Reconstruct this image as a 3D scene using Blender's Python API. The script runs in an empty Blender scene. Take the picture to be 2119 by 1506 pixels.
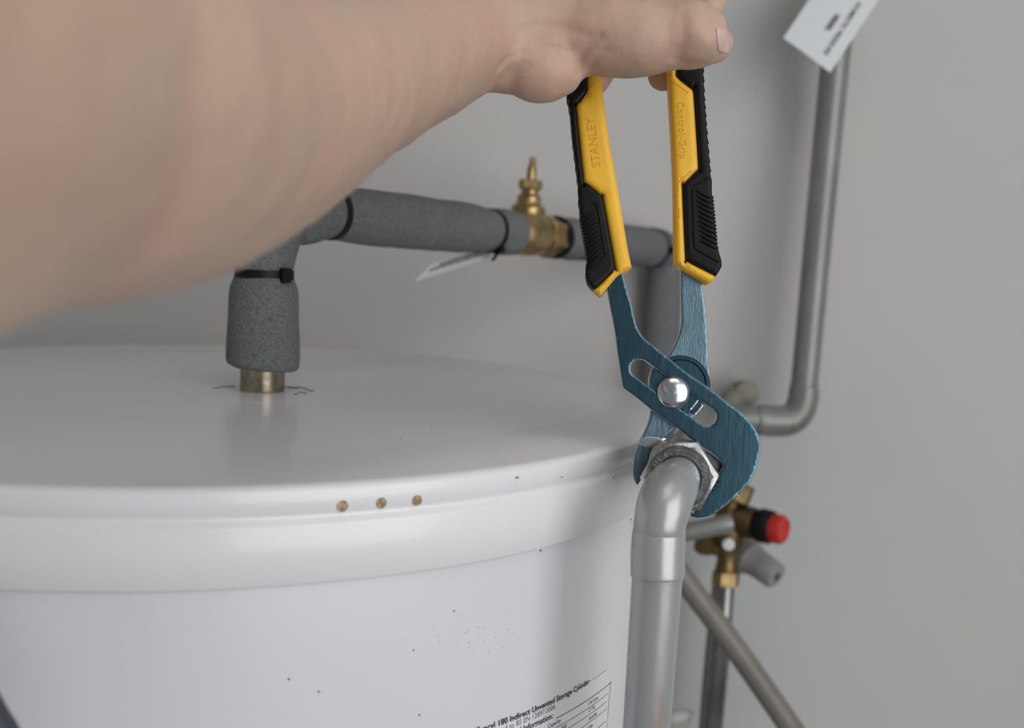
import bpy, bmesh, math, random
import numpy as np
from mathutils import Vector, Matrix, noise
from mathutils.geometry import delaunay_2d_cdt
random.seed(7)
S = bpy.context.scene
COL = S.collection
PI = math.pi

# ------------------------------------------------------------------ camera, world, lights, exposure
F = 2200.0                                    # focal length in pixels of the 2119 px wide frame
CAM = Vector((0, 0, 1.342))                   # the cylinder lid stands at 1.25 m
ROLL, PITCH = 0.042, 0.108
FW = Vector((0, math.cos(PITCH), -math.sin(PITCH)))
UP = Vector((0, math.sin(PITCH), math.cos(PITCH)))
RT = Vector((1, 0, 0))
CR = RT * math.cos(ROLL) + UP * math.sin(ROLL)
CU = -RT * math.sin(ROLL) + UP * math.cos(ROLL)
cd = bpy.data.cameras.new('camera')
cam = bpy.data.objects.new('camera', cd); COL.objects.link(cam); S.camera = cam
m = Matrix.Identity(4)
for i in range(3):
    m[i][0], m[i][1], m[i][2], m[i][3] = CR[i], CU[i], -FW[i], CAM[i]
cam.matrix_world = m
cd.sensor_fit = 'HORIZONTAL'; cd.sensor_width = 36.0
cd.lens = 36.0 * F / 2119.0
cd.clip_start = 0.01
cd.dof.use_dof = True; cd.dof.focus_distance = 0.505; cd.dof.aperture_fstop = 7.2

w = bpy.data.worlds.new('World'); S.world = w; w.use_nodes = True
bg = w.node_tree.nodes['Background']
bg.inputs[0].default_value = (0.68, 0.73, 0.78, 1); bg.inputs[1].default_value = 0.30

def area(name, loc, target, sx, sy, power, color):
    l = bpy.data.lights.new(name, 'AREA'); l.shape = 'RECTANGLE'; l.size = sx; l.size_y = sy
    l.energy = power; l.color = color
    o = bpy.data.objects.new(name, l); COL.objects.link(o); o.location = loc
    o.rotation_euler = (Vector(target) - Vector(loc)).to_track_quat('-Z', 'Y').to_euler()
    return o
area('window_daylight', (1.20, -1.00, 1.50), (-0.02, 0.60, 1.20), 1.7, 1.9, 28, (1.0, 0.985, 0.97))
area('ceiling_lamp', (0.15, -0.1, 2.25), (0.0, 0.5, 1.2), 0.6, 0.6, 1.6, (1.0, 0.97, 0.92))
S.view_settings.view_transform = 'Standard'; S.view_settings.look = 'None'
S.view_settings.gamma = 1.0; S.view_settings.use_curve_mapping = False
S.view_settings.exposure = 0.0

# ------------------------------------------------------------------ helpers
def P(px, py, z):                              # a point seen at pixel px,py at z metres along the view axis
    return CAM + FW * z + CR * ((px - 1059.5) / F * z) + CU * ((753 - py) / F * z)

def ray(px, py):
    return (FW + CR * ((px - 1059.5) / F) + CU * ((753 - py) / F)).normalized()

def srgb(r, g, b):
    f = lambda c: (c / 255 / 12.92) if c / 255 <= 0.04045 else ((c / 255 + 0.055) / 1.055) ** 2.4
    return (f(r), f(g), f(b), 1)

def mat(name, color, rough=0.5, metal=0.0, spec=0.5, coat=0.0, c2=None, nscale=8, bump=0.0, bscale=200,
        detail=4, sss=0.0, fac=(0.4, 0.6), stretch=(1, 1, 1), aniso=0.0, rvar=0.0, c3=None, s3=3):
    m = bpy.data.materials.new(name); m.use_nodes = True
    nt = m.node_tree; b = nt.nodes['Principled BSDF']
    b.inputs['Base Color'].default_value = color
    b.inputs['Roughness'].default_value = rough; b.inputs['Metallic'].default_value = metal
    b.inputs['Specular IOR Level'].default_value = spec
    b.inputs['Coat Weight'].default_value = coat; b.inputs['Coat Roughness'].default_value = 0.06
    tc = nt.nodes.new('ShaderNodeTexCoord'); mp = nt.nodes.new('ShaderNodeMapping')
    mp.inputs['Scale'].default_value = stretch
    nt.links.new(tc.outputs['Object'], mp.inputs[0])
    def nz(sc, det=detail):
        n = nt.nodes.new('ShaderNodeTexNoise'); n.inputs['Scale'].default_value = sc
        n.inputs['Detail'].default_value = det; nt.links.new(mp.outputs[0], n.inputs['Vector']); return n
    def ramp(n, a, bb, ca=(0, 0, 0, 1), cb=(1, 1, 1, 1)):
        r = nt.nodes.new('ShaderNodeValToRGB'); e = r.color_ramp.elements
        e[0].position = a; e[1].position = bb; e[0].color = ca; e[1].color = cb
        nt.links.new(n.outputs[0], r.inputs[0]); return r
    if c2 is not None:
        r = ramp(nz(nscale), fac[0], fac[1], color, c2); out = r.outputs[0]
        if c3 is not None:
            r3 = ramp(nz(s3, 6), 0.60, 0.72)
            mx = nt.nodes.new('ShaderNodeMix'); mx.data_type = 'RGBA'
            nt.links.new(r3.outputs[0], mx.inputs['Factor']); nt.links.new(out, mx.inputs['A'])
            mx.inputs['B'].default_value = c3; out = mx.outputs['Result']
        nt.links.new(out, b.inputs['Base Color'])
    if bump:
        bn = nt.nodes.new('ShaderNodeBump'); bn.inputs['Strength'].default_value = bump
        bn.inputs['Distance'].default_value = 0.001
        nt.links.new(nz(bscale).outputs[0], bn.inputs['Height']); nt.links.new(bn.outputs[0], b.inputs['Normal'])
    if rvar:
        mr = nt.nodes.new('ShaderNodeMapRange'); mr.inputs[3].default_value = rough - rvar; mr.inputs[4].default_value = rough + rvar
        nt.links.new(nz(bscale * 0.5).outputs[0], mr.inputs[0]); nt.links.new(mr.outputs[0], b.inputs['Roughness'])
    if sss:
        b.inputs['Subsurface Weight'].default_value = sss
        b.inputs['Subsurface Radius'].default_value = (1.0, 0.35, 0.2); b.inputs['Subsurface Scale'].default_value = 0.004
    return m

M = {}
M['wall'] = mat('painted_plaster', srgb(198, 196, 194), 0.85, c2=srgb(190, 193, 194), nscale=2.5, bump=0.15, bscale=120)
M['floor'] = mat('concrete_floor', srgb(120, 116, 110), 0.8, c2=srgb(96, 93, 90), nscale=6)
M['tank'] = mat('white_enamel', srgb(224, 223, 228), 0.25, spec=0.5, coat=0.3, c2=srgb(220, 220, 226), nscale=3)
M['lid'] = mat('white_plastic', srgb(233, 233, 236), 0.30, spec=0.5, coat=0.22, c2=srgb(229, 230, 233), nscale=4)
M['foam'] = mat('grey_foam', srgb(126, 127, 129), 0.95, spec=0.15, c2=srgb(94, 96, 98), nscale=700, bump=0.5, bscale=600, fac=(0.32, 0.68), c3=srgb(124, 124, 128), s3=90)
M['black'] = mat('black_plastic', srgb(11, 11, 12), 0.5, spec=0.3)
M['rubber'] = mat('black_rubber', srgb(12, 12, 14), 0.5, spec=0.25, bump=0.1, bscale=900)
M['yellow'] = mat('yellow_plastic', srgb(246, 194, 58), 0.42, spec=0.4, c2=srgb(243, 190, 60), nscale=30, bump=0.08, bscale=1500)
M['steel'] = mat('blued_steel', srgb(84, 116, 130), 0.20, metal=1.0, c2=srgb(70, 102, 116), nscale=60, fac=(0.3, 0.7), stretch=(12, 1, 1.2), bump=0.05, bscale=160, rvar=0.05)
M['steel_frosted'] = mat('frosted_steel', srgb(120, 144, 156), 0.33, metal=1.0, c2=srgb(92, 120, 133), nscale=70, fac=(0.3, 0.7), stretch=(6, 1, 1.2), bump=0.12, bscale=300, rvar=0.05)
M['steel_edge'] = mat('worn_steel_edge', srgb(215, 220, 226), 0.28, metal=0.9)
M['steel_bright'] = mat('polished_steel', srgb(205, 208, 214), 0.18, metal=1.0, rvar=0.06, bscale=300)
M['steel_dark'] = mat('dark_steel', srgb(120, 116, 112), 0.35, metal=1.0, c2=srgb(90, 88, 86), nscale=200)
M['nut'] = mat('plated_nut', srgb(196, 196, 198), 0.3, metal=0.9, c2=srgb(160, 158, 158), nscale=120, bump=0.3, bscale=500, rvar=0.08)
M['pipe_front'] = mat('grey_painted_pipe', srgb(176, 178, 180), 0.30, metal=0.35, c2=srgb(164, 166, 167), nscale=30, fac=(0.35, 0.7), c3=srgb(150, 122, 112), s3=26, stretch=(1, 1, .25), bump=0.3, bscale=90, coat=0.25)
M['pipe'] = mat('grey_metal_paint', srgb(140, 143, 141), 0.33, metal=0.25, c2=srgb(128, 129, 127), nscale=40, c3=srgb(118, 106, 96), s3=20, stretch=(1, 1, .3))
M['pipe_warm'] = mat('grey_plastic_pipe', srgb(128, 125, 117), 0.4, c2=srgb(118, 115, 108), nscale=14)
M['chrome_pipe'] = mat('silver_pipe', srgb(150, 150, 150), 0.25, metal=0.8, c2=srgb(130, 128, 126), nscale=20)
M['brass'] = mat('brass', srgb(182, 156, 112), 0.36, metal=0.9, c2=srgb(148, 124, 86), nscale=60, bump=0.2, bscale=300)
M['brass_dark'] = mat('tarnished_brass', srgb(132, 112, 72), 0.4, metal=0.8, c2=srgb(96, 82, 50), nscale=60, bump=0.2, bscale=300)
M['thread'] = mat('nickel_thread', srgb(186, 178, 160), 0.25, metal=1.0, c2=srgb(160, 150, 130), nscale=200)
M['copper'] = mat('copper', srgb(176, 128, 96), 0.3, metal=1.0)
M['red'] = mat('red_plastic', srgb(196, 50, 42), 0.4)
M['grey_plastic'] = mat('grey_plastic', srgb(142, 142, 142), 0.5)
M['olive'] = mat('olive_grey_plastic', srgb(128, 128, 118), 0.6)
M['white_plastic'] = mat('white_clip_plastic', srgb(214, 214, 212), 0.5)
M['paper'] = mat('white_card', srgb(222, 226, 230), 0.6)
M['sticker'] = mat('white_sticker', srgb(226, 226, 232), 0.3, coat=0.2)
M['ink'] = mat('black_ink', srgb(32, 33, 36), 0.6)
M['ink_soft'] = mat('grey_ink', srgb(92, 92, 98), 0.6)
M['tan'] = mat('foam_tan', srgb(186, 168, 136), 0.9, c2=srgb(140, 118, 90), nscale=500)
M['dirt'] = mat('dirt', srgb(120, 116, 106), 0.9, c2=srgb(86, 82, 74), nscale=300)
M['dark_blue'] = mat('dark_blue_plastic', srgb(64, 68, 78), 0.55)
M['skin'] = mat('skin', srgb(196, 163, 145), 0.48, spec=0.35, c2=srgb(190, 165, 145), nscale=22, c3=srgb(196, 156, 143), s3=28, bump=0.35, bscale=260, sss=0.2, detail=5)
M['nail'] = mat('nail', srgb(212, 180, 172), 0.3, coat=0.3)

ORG = {}
def link(name, me, mt, parent=None, org=None, smooth=True):
    """me: mesh with WORLD-space vertices; moved so that the object's origin is parent's origin (or org)."""
    o = bpy.data.objects.new(name, me); COL.objects.link(o)
    if parent is not None:
        base = ORG[parent.name_full]; o.parent = parent
    else:
        if org is None:
            vs = [v.co for v in me.vertices]; n = max(1, len(vs))
            org = sum(vs, Vector()) / n
        base = Vector(org); o.location = base
    ORG[o.name_full] = base
    me.transform(Matrix.Translation(-base))
    if mt is not None:
        me.materials.clear(); me.materials.append(M[mt] if isinstance(mt, str) else mt)
    if smooth:
        me.polygons.foreach_set('use_smooth', [True] * len(me.polygons))
        try: me.set_sharp_from_angle(angle=math.radians(38))
        except Exception: pass
    me.update()
    return o

def part(name, vf, mt, parent=None, **k):
    me = bpy.data.meshes.new(name)
    me.from_pydata([tuple(v) for v in vf[0]], [], vf[1]); me.validate()
    bm = bmesh.new(); bm.from_mesh(me); bmesh.ops.recalc_face_normals(bm, faces=bm.faces); bm.to_mesh(me); bm.free()
    return link(name, me, mt, parent, **k)

def join(*vfs):
    V, Fc = [], []
    for v, f in vfs:
        n = len(V); V += list(v); Fc += [tuple(i + n for i in q) for q in f]
    return V, Fc

def thing(name, loc, label, cat, group=None):
    o = bpy.data.objects.new(name, None); COL.objects.link(o); o.location = loc; o.empty_display_size = 0.02
    ORG[o.name_full] = Vector(loc); return tag(o, label, cat, group)

def tag(o, label, cat, group=None):
    o['label'] = label; o['category'] = cat
    if group: o['group'] = group
    return o

def catmull(pts, n=8):
    out = []
    N = len(pts)
    for i in range(N - 1):
        p0 = pts[max(i - 1, 0)]; p1 = pts[i]; p2 = pts[i + 1]; p3 = pts[min(i + 2, N - 1)]
        for k in range(n):
            t = k / n
            out.append(0.5 * ((2 * p1) + (p2 - p0) * t + (2 * p0 - 5 * p1 + 4 * p2 - p3) * t * t + (3 * p1 - p0 - 3 * p2 + p3) * t ** 3))
    out.append(pts[-1]); return out

def tube(pts, rad, seg=32, smooth=8, caps=True, wob=0.0, hollow=0):
    """tube along world points; rad = number or list per point."""
    if not isinstance(rad, (list, tuple)): rad = [rad] * len(pts)
    if smooth:
        q = catmull([Vector((*p, r)) if False else Vector((p[0], p[1], p[2])) for p in pts], smooth)
        rr = catmull([Vector((r, 0, 0)) for r in rad], smooth)
        pts = q; rad = [r.x for r in rr]
    V, Fc = [], []
    t0 = (pts[1] - pts[0]).normalized()
    nrm = t0.orthogonal().normalized()
    for i, p in enumerate(pts):
        a = pts[max(i - 1, 0)]; b = pts[min(i + 1, len(pts) - 1)]
        t = (b - a).normalized()
        nrm = (nrm - t * nrm.dot(t)).normalized(); bn = t.cross(nrm)
        for k in range(seg):
            an = 2 * PI * k / seg
            d = nrm * math.cos(an) + bn * math.sin(an)
            r = rad[i]
            if wob: r += wob * noise.noise((p + d * r) * 45.0)
            V.append(p + d * r)
    n = len(pts)
    for i in range(n - 1):
        for k in range(seg):
            a = i * seg + k; b = i * seg + (k + 1) % seg
            Fc.append((a, b, b + seg, a + seg))
    if caps:
        Fc.append(tuple(range(seg - 1, -1, -1))); Fc.append(tuple(range((n - 1) * seg, n * seg)))
    return V, Fc

def lathe(prof, o, ax, seg=48, phase=0.0, ref=None):
    """prof: (radius, height along ax). origin o, axis ax."""
    ax = Vector(ax).normalized()
    a = (ref - ax * ref.dot(ax)).normalized() if ref is not None else ax.orthogonal().normalized()
    b = ax.cross(a); V, Fc = [], []
    for r, h in prof:
        for k in range(seg):
            t = 2 * PI * k / seg + phase
            V.append(o + ax * h + a * (r * math.cos(t)) + b * (r * math.sin(t)))
    for i in range(len(prof) - 1):
        for k in range(seg):
            p = i * seg + k; q = i * seg + (k + 1) % seg
            Fc.append((p, q, q + seg, p + seg))
    if prof[0][0] > 1e-6: Fc.append(tuple(range(seg - 1, -1, -1)))
    if prof[-1][0] > 1e-6: Fc.append(tuple(range((len(prof) - 1) * seg, len(prof) * seg)))
    return V, Fc

def box(c, ex, ey, ez, sx, sy, sz):
    V = [c + ex * (i * sx / 2) + ey * (j * sy / 2) + ez * (k * sz / 2) for i in (-1, 1) for j in (-1, 1) for k in (-1, 1)]
    return V, [(0, 1, 3, 2), (4, 6, 7, 5), (0, 4, 5, 1), (2, 3, 7, 6), (0, 2, 6, 4), (1, 5, 7, 3)]

def hexnut(o, ax, af, h, ref=None, ch=0.0012):
    r = af / 2 / math.cos(PI / 6)
    return lathe([(r - ch * 1.4, 0), (r, ch), (r, h - ch), (r - ch * 1.4, h)], o, ax, 6, 0, ref)

def curve_mesh(splines, thick, bev, bres=3, grid=0.0016):
    """solid plate: outline + holes, rounded rim of radius bev, from a constrained triangulation."""
    loops = []
    for sp in splines:
        q = []
        for p in sp:
            if not q or math.hypot(p[0] - q[-1][0], p[1] - q[-1][1]) > 2e-5: q.append((p[0], p[1]))
        d = []                                     # resample long segments
        for i in range(len(q)):
            a = q[i]; b = q[(i + 1) % len(q)]; n = max(1, int(math.hypot(b[0] - a[0], b[1] - a[1]) / grid))
            for k in range(n): d.append((a[0] + (b[0] - a[0]) * k / n, a[1] + (b[1] - a[1]) * k / n))
        loops.append(np.array(d))
    segA = np.concatenate(loops); segB = np.concatenate([np.roll(l, -1, 0) for l in loops])
    D = segB - segA; L2 = (D ** 2).sum(1) + 1e-18
    def dist(p):
        out = np.empty(len(p))
        for c in range(0, len(p), 2000):
            q = p[c:c + 2000, None, :]
            t = np.clip(((q - segA) * D).sum(2) / L2, 0, 1)[..., None]
            out[c:c + 2000] = np.sqrt(((q - segA - t * D) ** 2).sum(2)).min(1)
        return out
    def inside(p):
        y = p[:, 1:2]; x = p[:, 0:1]
        c = ((segA[:, 1] > y) != (segB[:, 1] > y)) & (x < D[:, 0] * (y - segA[:, 1]) / np.where(D[:, 1] == 0, 1e-18, D[:, 1]) + segA[:, 0])
        return c.sum(1) % 2 == 1
    cand = []
    for l in loops:
        t = np.roll(l, -1, 0) - np.roll(l, 1, 0); t /= np.sqrt((t ** 2).sum(1))[:, None] + 1e-12
        nn = np.c_[-t[:, 1], t[:, 0]]
        for f in (0.10, 0.32, 0.62, 1.0):
            for sg in (1, -1):
                p = l + nn * sg * f * bev; p = p[inside(p)]
                if len(p):
                    d = dist(p); cand.append(p[d > 0.93 * f * bev])
    lo = segA.min(0); hi = segA.max(0)
    gx, gy = np.meshgrid(np.arange(lo[0], hi[0], grid), np.arange(lo[1], hi[1], grid))
    g = np.c_[gx.ravel(), gy.ravel()]; g = g[inside(g)]; cand.append(g[dist(g) > bev * 1.15])
    I = np.concatenate(cand); vs = [Vector(p) for p in segA] + [Vector(p) for p in I]
    ed = []; o = 0
    for l in loops:
        n = len(l); ed += [(o + i, o + (i + 1) % n) for i in range(n)]; o += n
    rv, re_, rf, ov, oe, of = delaunay_2d_cdt(vs, ed, [], 0, 1e-6)
    R = np.array([tuple(v) for v in rv]); T = [t for t in rf]
    cen = np.array([R[list(t)].mean(0) for t in T]); ok = inside(cen); T = [t for t, k in zip(T, ok) if k]
    d = np.minimum(dist(R), bev); hgt = thick / 2 - bev + np.sqrt(np.maximum(bev ** 2 - (bev - d) ** 2, 0))
    n = len(R)
    V = [(R[i][0], R[i][1], hgt[i]) for i in range(n)] + [(R[i][0], R[i][1], -hgt[i]) for i in range(n)]
    Fc = [tuple(t) for t in T] + [tuple(x + n for x in reversed(t)) for t in T]
    cnt = {}
    for t in T:
        for k in range(3):
            a, b = t[k], t[(k + 1) % 3]
            if (b, a) in cnt: del cnt[(b, a)]
            else: cnt[(a, b)] = 1
    Fc += [(b, a, a + n, b + n) for a, b in cnt]
    me = bpy.data.meshes.new('plate'); me.from_pydata(V, [], Fc); me.validate()
    return me

def text_mesh(body, size, ext=0.0, bold=0.0, align='LEFT', spacing=1.0):
    cu = bpy.data.curves.new('lettering', 'FONT'); cu.body = body; cu.size = size; cu.extrude = ext; cu.offset = bold
    cu.align_x = align; cu.space_character = spacing; cu.resolution_u = 3
    o = bpy.data.objects.new('lettering', cu); COL.objects.link(o)
    dg = bpy.context.evaluated_depsgraph_get(); dg.update()
    me = bpy.data.meshes.new_from_object(o.evaluated_get(dg), depsgraph=dg)
    V = [v.co.copy() for v in me.vertices]; Fc = [tuple(p.vertices) for p in me.polygons]
    bpy.data.objects.remove(o); bpy.data.curves.remove(cu); bpy.data.meshes.remove(me)
    return V, Fc

def ring_outline(pts, n=6):
    """closed outline; a point with a third value is a sharp corner."""
    N = len(pts); out = []
    pv = [Vector((p[0], p[1])) for p in pts]; sh = [len(p) > 2 for p in pts]
    for i in range(N):
        p1, p2 = pv[i], pv[(i + 1) % N]
        p0 = p1 if sh[i] else pv[i - 1]
        p3 = p2 if sh[(i + 1) % N] else pv[(i + 2) % N]
        if sh[i] and sh[(i + 1) % N]: out.append(p1); continue
        for k in range(n):
            t = k / n
            out.append(0.5 * ((2 * p1) + (p2 - p0) * t + (2 * p0 - 5 * p1 + 4 * p2 - p3) * t * t + (3 * p1 - p0 - 3 * p2 + p3) * t ** 3))
    return out

# ------------------------------------------------------------------ the room
def slab(name, a, b):
    a = Vector(a); b = Vector(b); c = (a + b) / 2
    o = part(name, box(c, Vector((1, 0, 0)), Vector((0, 1, 0)), Vector((0, 0, 1)), abs(b.x - a.x), abs(b.y - a.y), abs(b.z - a.z)), 'wall', smooth=False)
    o['kind'] = 'structure'; return o
WY = 1.085
slab('wall_back', (-1.3, WY, 0), (2.0, WY + 0.1, 2.4))
slab('wall_left', (-1.4, -1.4, 0), (-1.3, WY, 2.4))
slab('wall_right', (1.9, -1.4, 0), (2.0, WY, 2.4))
slab('ceiling', (-1.4, -1.4, 2.4), (2.0, WY + 0.1, 2.5))
fl = slab('floor', (-1.4, -1.4, -0.1), (2.0, WY + 0.1, 0)); fl.data.materials[0] = M['floor']

# ------------------------------------------------------------------ the hot water cylinder
TC = Vector((-0.1788, 0.6430, 0)); TR = 0.270; LZ = 1.342 - 0.0918
def on_tank(px, py, r):                        # where the sight line through a pixel meets the cylinder
    d = ray(px, py); o = CAM - TC
    a = d.x ** 2 + d.y ** 2; b = 2 * (o.x * d.x + o.y * d.y); c = o.x ** 2 + o.y ** 2 - r * r
    t = (-b - math.sqrt(max(b * b - 4 * a * c, 0))) / (2 * a)
    return CAM + d * t
def on_lid(px, py, z=LZ):
    d = ray(px, py); return CAM + d * ((z - CAM.z) / d.z)
tank = thing('water_cylinder', (TC.x, TC.y, 0), 'large white hot water storage cylinder with a flat lid, filling the lower left', 'water heater')
Z = Vector((0, 0, 1)); T0 = Vector((TC.x, TC.y, 0))
part('body', lathe([(TR - 0.006, 0.0), (TR - 0.0035, 0.004), (TR - 0.0035, LZ - 0.030)], T0, Z, 192), 'tank', tank)
lid_prof = [(TR - 0.0034, -0.0385), (TR - 0.0006, -0.0388), (TR, -0.0380), (TR, -0.0165), (TR - 0.0006, -0.0148), (TR - 0.0018, -0.0136), (TR - 0.0022, -0.0124), (TR - 0.0018, -0.0112), (TR - 0.0012, -0.0100),
            (TR - 0.0010, -0.0032), (TR - 0.0016, -0.0016), (TR - 0.0030, -0.0005), (TR - 0.0050, 0.0), (0.12, 0.0), (0.0, 0.0)]
lid = part('lid', lathe(lid_prof, T0 + Z * LZ, Z, 256), 'lid', tank)
for (x, y, r) in ((709, 1047, 12.0), (789.5, 1040.5, 11.5), (863.5, 1035, 11.0)):
    p = on_tank(x, y, TR - 0.0010); n = (p - TC); n.z = 0; n.normalize()
    dz = (p - CAM).dot(FW); rr = r * dz / F
    h = part('screw_hole', lathe([(rr, -0.0003), (rr, 0.00015), (rr * 0.86, 0.0001), (rr * 0.8, -0.0001), (0, -0.0001)], p, n, 24), 'tan', lid)
    h['label'] = 'tan foam showing in a round hole'
# marks on the lid and shell
part('pressed_ring', lathe([(0.0380, -0.0003), (0.0383, 0.00005), (0.0386, 0.00005), (0.0389, -0.0003)], on_lid(543, 812), Z, 128), 'lid', tank)
RS = []; rr_ = random.Random(5)
for (x, y, r) in ((597, 801, 3.2), (607, 803, 3.6), (618, 802, 3.4), (628, 803, 2.8), (636, 807, 2.2), (645, 809, 2), (622, 812, 2.4), (612, 816, 1.8), (632, 814, 1.6), (446, 803, 2.2), (457, 801, 2.4), (470, 800, 2.4), (480, 800, 2.2)):
    p = on_lid(x, y); rad = r * 0.00030
    v, f = lathe([(rad, -0.0001), (rad * 0.8, 0.0003), (0, 0.0004)], p, Z, 9)
    RS.append(([p + Vector(((q.x - p.x) * 3.2, (q.y - p.y) * rr_.uniform(1.2, 2.2), q.z - p.z)) for q in v], f))
o = part('sealant_residue', join(*RS), 'dirt', tank); o['kind'] = 'stuff'
VS = []
for (x, y, r) in ((893, 883, 2.0), (899, 886, 1.2), (830, 909, 1.4), (1071, 988, 3.2), (1163, 987, 1.8), (1270, 987, 1.6)):
    p = on_lid(x, y) if y < 960 and x < 1000 else on_tank(x, y, TR - 0.0002)
    n = Z if y < 960 and x < 1000 else (p - TC).normalized()
    VS.append(lathe([(r * 0.00022, -0.0001), (r * 0.00018, 0.0002)], p, n, 7))
rs = random.Random(3)
for k in range(30):
    x, y = rs.gauss(975, 42), rs.gauss(1322, 24)
    p = on_tank(x, y, TR - 0.0035); n = (p - TC); n.z = 0
    VS.append(lathe([(0.0001 + rs.random() * 0.0002, -0.0001), (0.0001, 0.0002)], p, n, 6))
for (x, y, r) in ((1119, 1139, 2.4), (598, 1405, 2.2), (660, 1431, 2), (868, 1479, 2), (940, 1264, 2), (1306, 1075, 2), (856, 1345, 1.6), (1170, 1098, 1.6)):
    p = on_tank(x, y, TR - 0.0033); n = (p - TC); n.z = 0
    VS.append(lathe([(r * 0.00021, -0.0002), (r * 0.00018, 0.0002)], p, n, 7))
sp = part('dirt_specks', join(*VS), 'dirt', tank); sp['kind'] = 'stuff'
# paper label wrapped on the shell
RL = TR - 0.0035 + 0.0003
pc = on_tank(1262, 1384, RL); p2 = on_tank(925, 1506, RL)
th1 = math.atan2(pc.y - TC.y, pc.x - TC.x); th0 = th1 - 0.155 / RL; ztop = pc.z + 0.0008
def lab(u, v, h=0.0):                          # u metres leftwards from the right edge (negative = left), v metres up from the top edge
    th = th1 + u / RL
    return Vector((TC.x + (RL + h) * math.cos(th), TC.y + (RL + h) * math.sin(th), ztop + v))
W, H, cr = 0.165, 0.115, 0.0045
V, Fc = [], []
nx, ny = 60, 24
for j in range(ny + 1):
    v = -H * (j / ny) ** 2.2
    dv = min(-v, H + v)
    ins = cr - math.sqrt(max(cr * cr - (cr - dv) ** 2, 0)) if dv < cr else 0
    for i in range(nx + 1):
        V.append(lab(-ins - (W - 2 * ins) * i / nx, v))
for j in range(ny):
    for i in range(nx):
        a = j * (nx + 1) + i; Fc.append((a, a + 1, a + nx + 2, a + nx + 1))
label = part('paper_label', (V, Fc), 'sticker', tank); label['label'] = 'white printed specification label'
def lab_text(body, size, u, v, mt='ink', bold=0.0, align='LEFT', sp=1.0):
    tv, tf = text_mesh(body, size, 0, bold, align, sp)
    o = part('lettering', ([lab(q.x + u, q.y + v, 0.00012) for q in tv], tf), mt, label, smooth=False)
    return o
def uv(px, py):
    p = on_tank(px, py, RL); return (math.atan2(p.y - TC.y, p.x - TC.x) - th1) * RL, p.z - ztop
def lt(body, size, px, py, mt='ink', bold=0.0, sp=1.0):
    u, v = uv(px, py); lab_text(body, size, u, v, mt, bold, 'RIGHT', sp)
lt('O, Evocyl 180 Indirect Unvented Storage Cylinder', 0.0040, 1219, 1414, 'ink', 0.00005, 1.03)
lt('Tested to BS EN 12897:2006', 0.0035, 1149, 1466, 'ink_soft', 0.0, 1.02)
lt('Technical Information:', 0.0041, 1144, 1485, 'ink', 0.00008, 1.02)
rows = [('176 Litres', 1238, 1445), ('2.1 Kg', 1231, 1464), ('30 kWh', 1235, 1479), ('3 Bar', 1227, 1502)]
for b, x, y in rows: lt(b, 0.0026, x, y, 'ink_soft')
for b, x, y in (('Capacity', 1160, 1493), ('Weight Full', 1172, 1504)): lt(b, 0.0028, x, y, 'ink')
LN = []
def lline(a, b, wd=0.0002):
    (u0, v0), (u1, v1) = uv(*a), uv(*b)
    if abs(b[0] - a[0]) > 30: v0 = v1
    n = 16; vs = []
    for i in range(n + 1):
        t = i / n; u = u0 + (u1 - u0) * t; v = v0 + (v1 - v0) * t
        if abs(u1 - u0) > abs(v1 - v0): vs += [lab(u, v - wd, 0.0001), lab(u, v + wd, 0.0001)]
        else: vs += [lab(u - wd, v, 0.0001), lab(u + wd, v, 0.0001)]
    LN.append((vs, [(2 * i, 2 * i + 1, 2 * i + 3, 2 * i + 2) for i in range(n)]))
lline((1151, 1477), (1265, 1411)); lline((1264, 1411), (1252, 1545))
for a, b in (((1150, 1499), (1257, 1435)), ((1150, 1510), (1256, 1450)), ((1150, 1520), (1255, 1466)), ((1150, 1540), (1253, 1492)), ((1150, 1560), (1252, 1512))): lline(a, b, 0.00014)
part('ruled_lines', join(*LN), 'ink_soft', label, smooth=False)

# ------------------------------------------------------------------ insulated pipe across the lid
base = on_lid(543, 808)
sx, sy = base.x, base.y
def zc(z): return Vector((sx, sy, z))
zs = (P(545, 420, 0.62) - P(545, 818, 0.62)).z
ztopc = LZ + 0.1105                              # height of the horizontal run's axis over the lid at the stub
A0 = Vector((sx, sy, ztopc)); A1 = P(1352, 513, 1.035)
dirh = (A1 - A0).normalized()
def along(px):                                   # the point of the run seen at column px (search)
    lo, hi = 0.0, 1.0
    for _ in range(40):
        mid = (lo + hi) / 2; q = A0.lerp(A1, mid) - CAM
        x = 1059.5 + F * q.dot(CR) / q.dot(FW)
        if x < px: lo = mid
        else: hi = mid
    return A0.lerp(A1, (lo + hi) / 2)
pipe = thing('insulated_pipe', (sx, sy, LZ), 'insulated pipe in grey foam sleeves rising from the lid and crossing to the wall', 'pipe')
# threaded nipple
prof = [(0.0132, 0.0)]
for k in range(11):
    z0 = 0.0008 + k * 0.00115
    prof += [(0.0134, z0), (0.0134, z0 + 0.0005), (0.0126, z0 + 0.0007), (0.0126, z0 + 0.0011)]
prof += [(0.0128, 0.0140), (0.0155, 0.0141), (0.0160, 0.0150), (0.0160, 0.0215), (0.011, 0.022)]
t = part('threaded_fitting', lathe(prof, zc(LZ), Z, 64), 'thread', pipe); t['label'] = 'shiny threaded nipple entering the lid'
part('copper_collar', lathe([(0.0162, 0.0142), (0.0170, 0.0150), (0.0170, 0.0165), (0.0162, 0.0172)], zc(LZ) + Vector((-0.0006, 0, 0)), Z, 48), 'copper', pipe)
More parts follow.
